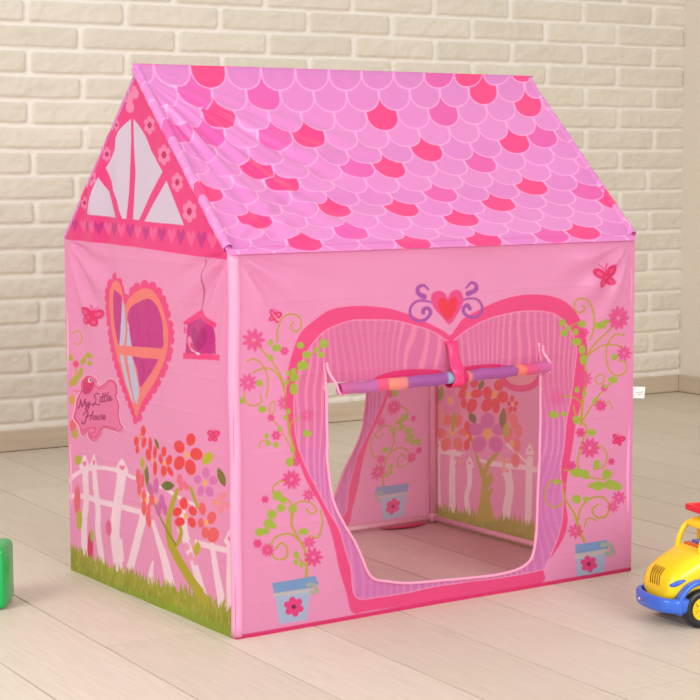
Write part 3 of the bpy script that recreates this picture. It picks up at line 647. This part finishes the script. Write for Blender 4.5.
# ties at the ends of the roll and the strap in the middle
def fx(px, py, y=-.006): q = front_xz(px, py); return (q[0], y, q[1])
for pts in ([(323,362),(325,371),(329,382),(333,392),(338,393),(343,389)], [(539,345),(539.5,352),(541,359),(544,366),(541,372)]):
    P = catmull([fx(a, b, -.012-.010*(k > 1)) for k, (a, b) in enumerate(pts)], False, 5)
    bm_obj('door_tie', tube_bm(P, .0027, 8), M_pink, tent)
sx, sz0 = front_xz(449.5, 341); _, szr = front_xz(449.5, 377)
path = [(-.003, sz0), (-.010, sz0-.006), (-.018, sz0-.03), (-.0305, szr+.016), (-.0325, szr), (-.0305, szr-.011), (-.020, szr-.0175), (-.006, szr-.014), (-.002, szr+.004)]
PP = catmull(path, False, 8); bm = bmesh.new(); rows = []
for k, (y, z) in enumerate(PP):
    t = PP[min(k+1, len(PP)-1)]-PP[max(k-1, 0)]; t /= np.linalg.norm(t)+1e-9; nn = np.array([t[1], -t[0]])*.0008
    w = .0125+.0015*math.sin(k*.35); xo = .0012*math.sin(k*.22)
    rows.append([bm.verts.new((sx+xo+sx_, y+nn[0]*q+.0012*abs(sx_)/w*2, z+nn[1]*q)) for q in (-1, 1) for sx_ in np.linspace(-w, w, 7)])
for A_, B_ in zip(rows, rows[1:]):
    for k in range(6): bm.faces.new((A_[k], A_[k+1], B_[k+1], B_[k])); bm.faces.new((A_[7+k], B_[7+k], B_[8+k], A_[8+k]))
    bm.faces.new((A_[0], B_[0], B_[7], A_[7])); bm.faces.new((A_[6], A_[13], B_[13], B_[6]))
bm_obj('door_strap', bm, M_hot, tent)
# care label sewn into the right-hand corner seam
lx, lz = .938, .372
bm = rbox(lx+.024, D*0+.004, lz, .048, .0008, .024, .0003, 1, rot=Matrix.Rotation(.09, 4, 'Y'))
lab = bm_obj('care_label', bm, M_white, tent, False); lab['label'] = 'white care label'
bm = bmesh.new()
for dz, x0, x1 in ((.002, .024, .044), (-.0025, .026, .040)): rbox(lx+(x0+x1)/2, .0033, lz+dz-.002, x1-x0, .0004, .0012, 0, bm=bm)
bm_obj('label_lettering', bm, M_grey, lab, False)

# ------------------------------------------------------------------ room
def struct(o): o['kind'] = 'structure'; return o
eu = np.array([-math.sin(PA), math.cos(PA)]); gu = np.array([math.cos(PA), math.sin(PA)])   # across / along planks
M_floor = node_mat('whitewashed floor planks', .42, attr='Print', spec=.3, vary=(9, .075, (1., 14., 1., -PA)), bump=(60, .04))
wl = np.array([math.cos(WA), math.sin(WA)]); wn = np.array([-math.sin(WA), math.cos(WA)])  # wall axis, away from the camera
V = []; Fc = []; Cc = []
rr_ = random.Random(5)
for k in range(-24, 20):
    e0 = .168+.192*k+.0007; e1 = e0+.192-.0026
    g0 = {-2: -.082, 1: .61, -3: .55, -1: .95, 0: -.35, 2: -.9}.get(k, rr_.uniform(0, 1.28)); L0 = 1.28
    for j in range(-6, 6):
        a = g0+j*L0+.0006; b = a+L0-.0022
        c = rr_.uniform(-1, 1); col = np.array((209, 197, 180))+c*np.array((4.5, 4.5, 5))
        n0 = len(V); bv = .0003
        for (ee, gg, z) in ((e0, a, -.004), (e1, a, -.004), (e1, b, -.004), (e0, b, -.004), (e0+bv, a+bv, 0), (e1-bv, a+bv, 0), (e1-bv, b-bv, 0), (e0+bv, b-bv, 0)):
            P = eu*ee+gu*gg; V.append((P[0], P[1], z)); Cc.append(col)
        Fc += [(n0+4, n0+5, n0+6, n0+7), (n0, n0+1, n0+5, n0+4), (n0+1, n0+2, n0+6, n0+5), (n0+2, n0+3, n0+7, n0+6), (n0+3, n0, n0+4, n0+7)]
n0 = len(V)
for ee, gg in ((-4.6, -8), (4.2, -8), (4.2, 8), (-4.6, 8)): P = eu*ee+gu*gg; V.append((P[0], P[1], -.004)); Cc.append((74, 60, 48))
Fc.append((n0, n0+1, n0+2, n0+3))
# keep the planks within the room: drop whatever lies past the two walls
me = bpy.data.meshes.new('floor'); me.from_pydata(V, [], Fc)
a = me.color_attributes.new('Print', 'FLOAT_COLOR', 'POINT'); cc = np.ones((len(V), 4), np.float32); cc[:, :3] = lin(np.array(Cc)); a.data.foreach_set('color', cc.ravel())
bm = bmesh.new(); bm.from_mesh(me)
for co, no in ((CORNER, wn), (CORNER, wl)):
    bmesh.ops.bisect_plane(bm, geom=bm.verts[:]+bm.edges[:]+bm.faces[:], plane_co=(co[0]+no[0]*.02, co[1]+no[1]*.02, 0), plane_no=(no[0], no[1], 0), clear_outer=True)
bmesh.ops.bisect_plane(bm, geom=bm.verts[:]+bm.edges[:]+bm.faces[:], plane_co=(0, -4.4, 0), plane_no=(0, -1, 0), clear_outer=True)
bmesh.ops.bisect_plane(bm, geom=bm.verts[:]+bm.edges[:]+bm.faces[:], plane_co=(-3.6, 0, 0), plane_no=(-1, 0, 0), clear_outer=True)
bm.to_mesh(me); bm.free()
struct(link('floor', me, M_floor, smooth=False))
# brick wall as relief
U0, ZT = -5.6, 2.2
uu = np.concatenate([np.arange(U0, -3.2, .012), np.arange(-3.2, 0.0001, .0045)]); zz = np.concatenate([np.arange(0, 1.5, .0045), np.arange(1.5, ZT+.001, .009)])
BU, BZ = np.meshgrid(uu, zz)
row = np.floor((1.3312-BZ)/.0737).astype(int); zc = 1.3312-(row+.5)*.0737
wob = .0022*noise(BU*9, BZ*9, 30)+.004*noise(BU*2.2, BZ*2, 31)
fz = (BZ-zc+wob)
pitch = .3170; base = np.where(row % 2 == 0, -.3, -.15)
jit = .014*(((row*53) % 7)/3.-1)
f = (BU-base-jit)/pitch; kb = np.floor(f); hj = (np.sin(kb*12.9898+row*78.233)*43758.5453) % 1; 
du = (f-kb)*pitch; left = .006*hj; hj2 = (np.sin((kb+1)*12.9898+row*78.233)*43758.5453) % 1; right = pitch-.006+.006*hj2
hw = (right-left)/2-.0026; cu = (right+left)/2
hh = .0340-.0022*hj; rc_ = .013
h2 = (np.sin(kb*39.3+row*11.1)*9543.5) % 1
qx_ = np.abs(du-cu+.003*noise(BZ*30, BU*3, 32))-hw+rc_; qz_ = np.abs(fz+.0018*noise(BU*26, BZ*5, 33))-hh+rc_
sd = np.hypot(np.maximum(qx_, 0), np.maximum(qz_, 0))+np.minimum(np.maximum(qx_, qz_), 0)-rc_
# the last brick runs into the corner
body = 1-sm(sd, -.007, .001)
hgt = body*(.009+.003*h2+.0042*noise(BU*20, BZ*38, 34)+.003*noise(BU*55, BZ*80, 35)+.0012*noise(BU*140, BZ*170, 36))+.0008*noise(BU*70, BZ*70, 37)
bc = np.array((217, 210, 196))+((h2-.5)*7+5*noise(BU*7, BZ*12, 38))[..., None]*np.array([1, 1, 1.1])
mc = np.array((232, 227, 218)); t_ = sm(sd, -.005, -.0005)[..., None]
brick_col = bc*(1-t_)+mc*t_
BX = CORNER[0]+wl[0]*BU-wn[0]*hgt; BY = CORNER[1]+wl[1]*BU-wn[1]*hgt
M_brick = node_mat('painted brick', .8, attr='Print', spec=.2, bump=(220, .25))
struct(link('wall_back', grid_mesh('wall_back', BX, BY, BZ, brick_col), M_brick))
M_plas = node_mat('smooth cream plaster', .8, hx(223, 214, 199), spec=.2, bump=(40, .12))
def quadwall(name, p0, p1, z0, z1, th, nrm, mat, bev=.002):
    p0 = np.array(p0); p1 = np.array(p1); L_ = np.linalg.norm(p1-p0); c = (p0+p1)/2+np.array(nrm)*th/2; ang = math.atan2(*(p1-p0)[::-1])
    return struct(bm_obj(name, rbox(c[0], c[1], (z0+z1)/2, L_, th, z1-z0, bev, 2, rot=Matrix.Rotation(ang, 4, 'Z')), mat, smooth=False))
quadwall('wall_right', CORNER, CORNER-wn*5.5, 0, ZT, .1, wl, M_plas)
M_base = node_mat('beige wood baseboard', .5, hx(196, 180, 158), spec=.3, vary=(6, .09, (.4, .4, 9.)))
quadwall('baseboard_back', CORNER+wl*U0, CORNER, 0.001, .064, .018, -wn, M_base, .004)
quadwall('baseboard_right', CORNER-wn*.018, CORNER-wn*5.4, 0.001, .064, .016, -wl, M_base, .004)

# ------------------------------------------------------------------ toy truck
M_yel = node_mat('glossy yellow plastic', .25, hx(250, 212, 6), spec=.5, coat=.2)
M_blue = node_mat('glossy blue plastic', .28, hx(52, 104, 214), spec=.5, coat=.2)
M_red = node_mat('glossy red plastic', .28, hx(232, 26, 40), spec=.5, coat=.2)
M_blk = node_mat('black rubber', .32, hx(30, 31, 33), spec=.5)
M_or = node_mat('orange plastic', .35, hx(222, 92, 22), spec=.5)
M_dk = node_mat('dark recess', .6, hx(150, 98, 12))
TA = math.radians(166)
truck = thing('toy_truck', 'yellow plastic toy dump truck with blue bumper and red tipper bed', 'toy truck', (.6855, -.337, 0), TA)
def loft(secs, n=28, bm=None, cap=True):
    """secs: (x, half width, z0, z1, exponent)"""
    bm = bm or bmesh.new(); rings = []
    for x, w, z0, z1, ex in secs:
        ring = []
        for k in range(n):
            a = 2*PI*(k+.5)/n; c, s_ = math.cos(a), math.sin(a)
            ring.append(bm.verts.new((x, w*math.copysign(abs(c)**(2/ex), c), (z0+z1)/2+(z1-z0)/2*math.copysign(abs(s_)**(2/ex), s_))))
        rings.append(ring)
    for A_, B_ in zip(rings, rings[1:]):
        for k in range(n): bm.faces.new((A_[k], A_[(k+1) % n], B_[(k+1) % n], B_[k]))
    if cap: bm.faces.new(rings[0]); bm.faces.new(rings[-1])
    return bm
def sub(o, lv=2):
    m = o.modifiers.new('Subdivision', 'SUBSURF'); m.levels = lv; m.render_levels = lv; return o
hood = bm_obj('body', loft([(-.008, .036, .052, .070, 3), (-.010, .046, .048, .090, 3), (-.018, .052, .046, .102, 3.2), (-.032, .055, .045, .113, 3.4), (-.052, .057, .045, .124, 3.6), (-.070, .058, .045, .133, 4), (-.084, .058, .045, .137, 5), (-.150, .058, .045, .134, 5), (-.162, .057, .046, .132, 5)], 32), M_yel, truck)
# grille slots and headlights
for k in range(5):
    y = -.018+.0078*k; P = [(-.0082, y, .073), (-.0092, y, .082), (-.0102, y, .090), (-.0145, y, .0985), (-.0205, y, .1045)]
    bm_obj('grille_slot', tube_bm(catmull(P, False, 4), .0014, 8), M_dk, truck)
for s_ in (-1, 1):
    P = [(-.0115, s_*.0370, .0765), (-.0165, s_*.0470, .0800), (-.0260, s_*.0530, .0850), (-.0380, s_*.0560, .0895)]
    bm_obj('headlight', tube_bm(catmull(P, False, 5), [.0015+.0036*math.sin(PI*min(1, k/15)) for k in range(16)], 10), M_blue, truck)
# cab: roof on four pillars, open windows
for s_ in (-1, 1):
    bm_obj('cab_pillar', tube_bm(catmull([(-.077, s_*.040, .130), (-.081, s_*.0395, .148), (-.089, s_*.038, .166), (-.100, s_*.035, .177)], False, 5), .0056, 10), M_yel, truck)
    bm_obj('cab_pillar', rbox(-.138, s_*.042, .152, .034, .010, .052, .003), M_yel, truck)
bm_obj('cab_roof', loft([(-.090, .026, .173, .178, 3), (-.094, .036, .169, .182, 3.4), (-.105, .041, .167, .186, 4), (-.150, .044, .167, .188, 4), (-.164, .042, .167, .187, 4), (-.168, .036, .171, .184, 3)], 28), M_yel, truck)
bm_obj('cab_back', rbox(-.156, 0, .142, .006, .080, .026, .002), M_or, truck)
bm_obj('seat', rbox(-.118, 0, .138, .030, .070, .010, .003), M_blue, truck)
bm_obj('dashboard', rbox(-.093, 0, .1375, .014, .066, .006, .002), M_or, truck)
# blue bumper wrapping the nose, fenders and chassis
def ribbon(path, w, h0, h1, bm=None):
    bm = bm or bmesh.new(); P = catmull(path, False, 6); rings = []
    for k, p in enumerate(P):
        t = P[min(k+1, len(P)-1)]-P[max(k-1, 0)]; t /= np.linalg.norm(t); nrm = np.array([t[1], -t[0]])
        rings.append([bm.verts.new((p[0]+nrm[0]*a_, p[1]+nrm[1]*a_, z)) for a_, z in ((0, h0+.004), (w*.3, h0), (w*.8, h0+.001), (w, h0+.006), (w, h1-.004), (w*.75, h1), (w*.2, h1), (0, h1-.003))])
    for A_, B_ in zip(rings, rings[1:]):
        for k in range(8): bm.faces.new((A_[k], A_[(k+1) % 8], B_[(k+1) % 8], B_[k]))
    bm.faces.new(rings[0]); bm.faces.new(rings[-1]); return bm
bmp = bm_obj('bumper', ribbon([(-.050, -.055), (-.034, -.058), (-.014, -.054), (-.002, -.035), (.002, 0), (-.002, .035), (-.014, .054), (-.034, .058), (-.050, .055)], .011, .030, .057), M_blue, truck)
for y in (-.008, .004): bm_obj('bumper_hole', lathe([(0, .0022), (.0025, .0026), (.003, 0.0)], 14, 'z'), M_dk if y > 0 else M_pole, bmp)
hs = [o for o in bmp.children]
for o, y in zip(hs, (-.008, .004)): o.rotation_euler = (0, PI/2, 0); o.location = (.0115, y-.012, .043)
bm_obj('chassis', rbox(-.16, 0, .040, .26, .078, .022, .005), M_blue, truck)
def arch(cx, s_):
    bm = bmesh.new(); rings = []
    for k in range(19):
        a_ = PI*(-.08+1.16*k/18); ring = []
        for r, y in ((.041, .050), (.041, .067), (.0435, .070), (.049, .070), (.0505, .067), (.0505, .050)): ring.append(bm.verts.new((cx+math.cos(a_)*r, s_*y, .040+math.sin(a_)*r*1.0)))
        rings.append(ring)
    for A_, B_ in zip(rings, rings[1:]):
        for k in range(6): bm.faces.new((A_[k], A_[(k+1) % 6], B_[(k+1) % 6], B_[k]))
    bm.faces.new(rings[0]); bm.faces.new(rings[-1]); return bm
def wheel(x, s_, w=.026, r=.036):
    prof = [(-w/2, r*.62), (-w/2, r*.86), (-w*.38, r*.97), (-w*.2, r), (w*.2, r), (w*.38, r*.97), (w/2, r*.86), (w/2, r*.62), (w*.3, r*.58), (-w*.3, r*.58)]
    bm = lathe(prof+[prof[0]], 44)
    o = bm_obj('wheel', bm, M_blk, truck); o.location = (x, s_*(.0445+w/2), r)
    hb = lathe([(-w*.42, .001), (-w*.42, r*.58), (w*.30, r*.60), (w*.42, r*.60), (w*.42, r*.50), (w*.22, r*.46), (w*.22, r*.26), (w*.46, r*.22), (w*.46, .001)], 36)
    for k in range(8):
        a_ = 2*PI*k/8; rbox(math.cos(a_)*r*.37, w*.3, math.sin(a_)*r*.37, r*.34, w*.22, r*.1, .001, 1, bm=hb, rot=Matrix.Rotation(-a_, 4, 'Y'))
    h_ = bm_obj('hub', hb, M_yel, o)
    if s_ < 0: h_.rotation_euler = (0, 0, PI)
    return o
for x in (-.068, -.245):
    for s_ in (-1, 1): wheel(x, s_); bm_obj('fender', arch(x, s_), M_blue, truck)
    bm_obj('axle', tube_bm([(x, -.05, .036), (x, .05, .036)], .004, 10), M_blk, truck)
# tipper bed with a lip over the cab roof
def hopper():
    bm = bmesh.new()
    outer_t = [(-.150, .066), (-.150, -.066), (-.322, -.066), (-.322, .066)]; outer_b = [(-.176, .050), (-.176, -.050), (-.306, -.050), (-.306, .050)]
    def ins(P, d): cx, cy = -.24, 0; return [(p[0]+math.copysign(d, cx-p[0]), p[1]+math.copysign(d, cy-p[1])) for p in P]
    lv = [(outer_b, .078), (outer_t, .184), (ins(outer_t, -.006), .186), (ins(outer_t, -.006), .194), (ins(outer_t, .003), .195), (ins(outer_t, .005), .184), (ins(outer_b, .004), .084)]
    rings = [[bm.verts.new((p[0], p[1], z)) for p in P] for P, z in lv]
    for A_, B_ in zip(rings, rings[1:]):
        for k in range(4): bm.faces.new((A_[k], A_[(k+1) % 4], B_[(k+1) % 4], B_[k]))
    bm.faces.new(rings[0]); bm.faces.new(rings[-1])
    bmesh.ops.recalc_face_normals(bm, faces=bm.faces); bmesh.ops.bevel(bm, geom=bm.edges[:], offset=.0016, segments=2, affect='EDGES'); return bm
bed = bm_obj('tipper_bed', hopper(), M_red, truck, False)
bm = bmesh.new(); rbox(-.131, 0, .1965, .056, .112, .004, .0015, 2, bm=bm)
for s_ in (-1, 1): rbox(-.131, s_*.055, .201, .056, .005, .012, .002, 2, bm=bm)
rbox(-.1045, 0, .201, .005, .115, .012, .002, 2, bm=bm)
bm_obj('cab_guard', bm, M_red, bed)

# ------------------------------------------------------------------ green block
M_grn = node_mat('green plastic', .32, hx(18, 172, 86), spec=.45, coat=.15)
gb = thing('toy_block', 'green plastic toy building block with rounded edges on the floor', 'toy block', (-.266, .502, 0), math.radians(-34))
bm = rbox(0, 0, .061, .10, .10, .122, .013, 5)
bm_obj('block_body', bm, M_grn, gb)
bm = bmesh.new()
for s_ in (-1, 1):
    rbox(s_*.0495, 0, .061, .002, .060, .080, .0009, 2, bm=bm); rbox(0, s_*.0495, .061, .060, .002, .080, .0009, 2, bm=bm)
bm_obj('raised_panel', bm, M_grn, gb)

# ------------------------------------------------------------------ light, world, camera
w = bpy.data.worlds.new('World'); bpy.context.scene.world = w; w.use_nodes = True
w.node_tree.nodes['Background'].inputs[0].default_value = (1., .98, .955, 1); w.node_tree.nodes['Background'].inputs[1].default_value = .72
def area(name, loc, tgt, size, power, col):
    l = bpy.data.lights.new(name, 'AREA'); l.energy = power; l.shape = 'RECTANGLE'; l.size, l.size_y = size; l.color = col
    o = bpy.data.objects.new(name, l); C.objects.link(o); o.location = loc
    o.rotation_euler = (Vector(tgt)-Vector(loc)).to_track_quat('-Z', 'Y').to_euler(); return o
area('softbox_left', (-2.8, -.4, 2.0), (.3, .5, .4), (1.6, 1.6), 66, (1, .98, .95))
area('softbox_front', (.2, -4.4, 1.9), (.6, .2, .4), (2.4, 1.6), 112, (1, .98, .955))
cam = bpy.data.cameras.new('Camera'); co = bpy.data.objects.new('Camera', cam); C.objects.link(co)
cam.sensor_fit = 'HORIZONTAL'; cam.sensor_width = 36; cam.lens = 36*FPX/700; cam.clip_end = 50
co.matrix_world = Matrix(((RT[0], UP[0], -FW[0], CAM[0]), (RT[1], UP[1], -FW[1], CAM[1]), (RT[2], UP[2], -FW[2], CAM[2]), (0, 0, 0, 1)))
sc = bpy.context.scene; sc.camera = co
sc.view_settings.view_transform = 'Standard'; sc.view_settings.look = 'None'; sc.view_settings.gamma = 1; sc.view_settings.use_curve_mapping = False
sc.view_settings.exposure = .07
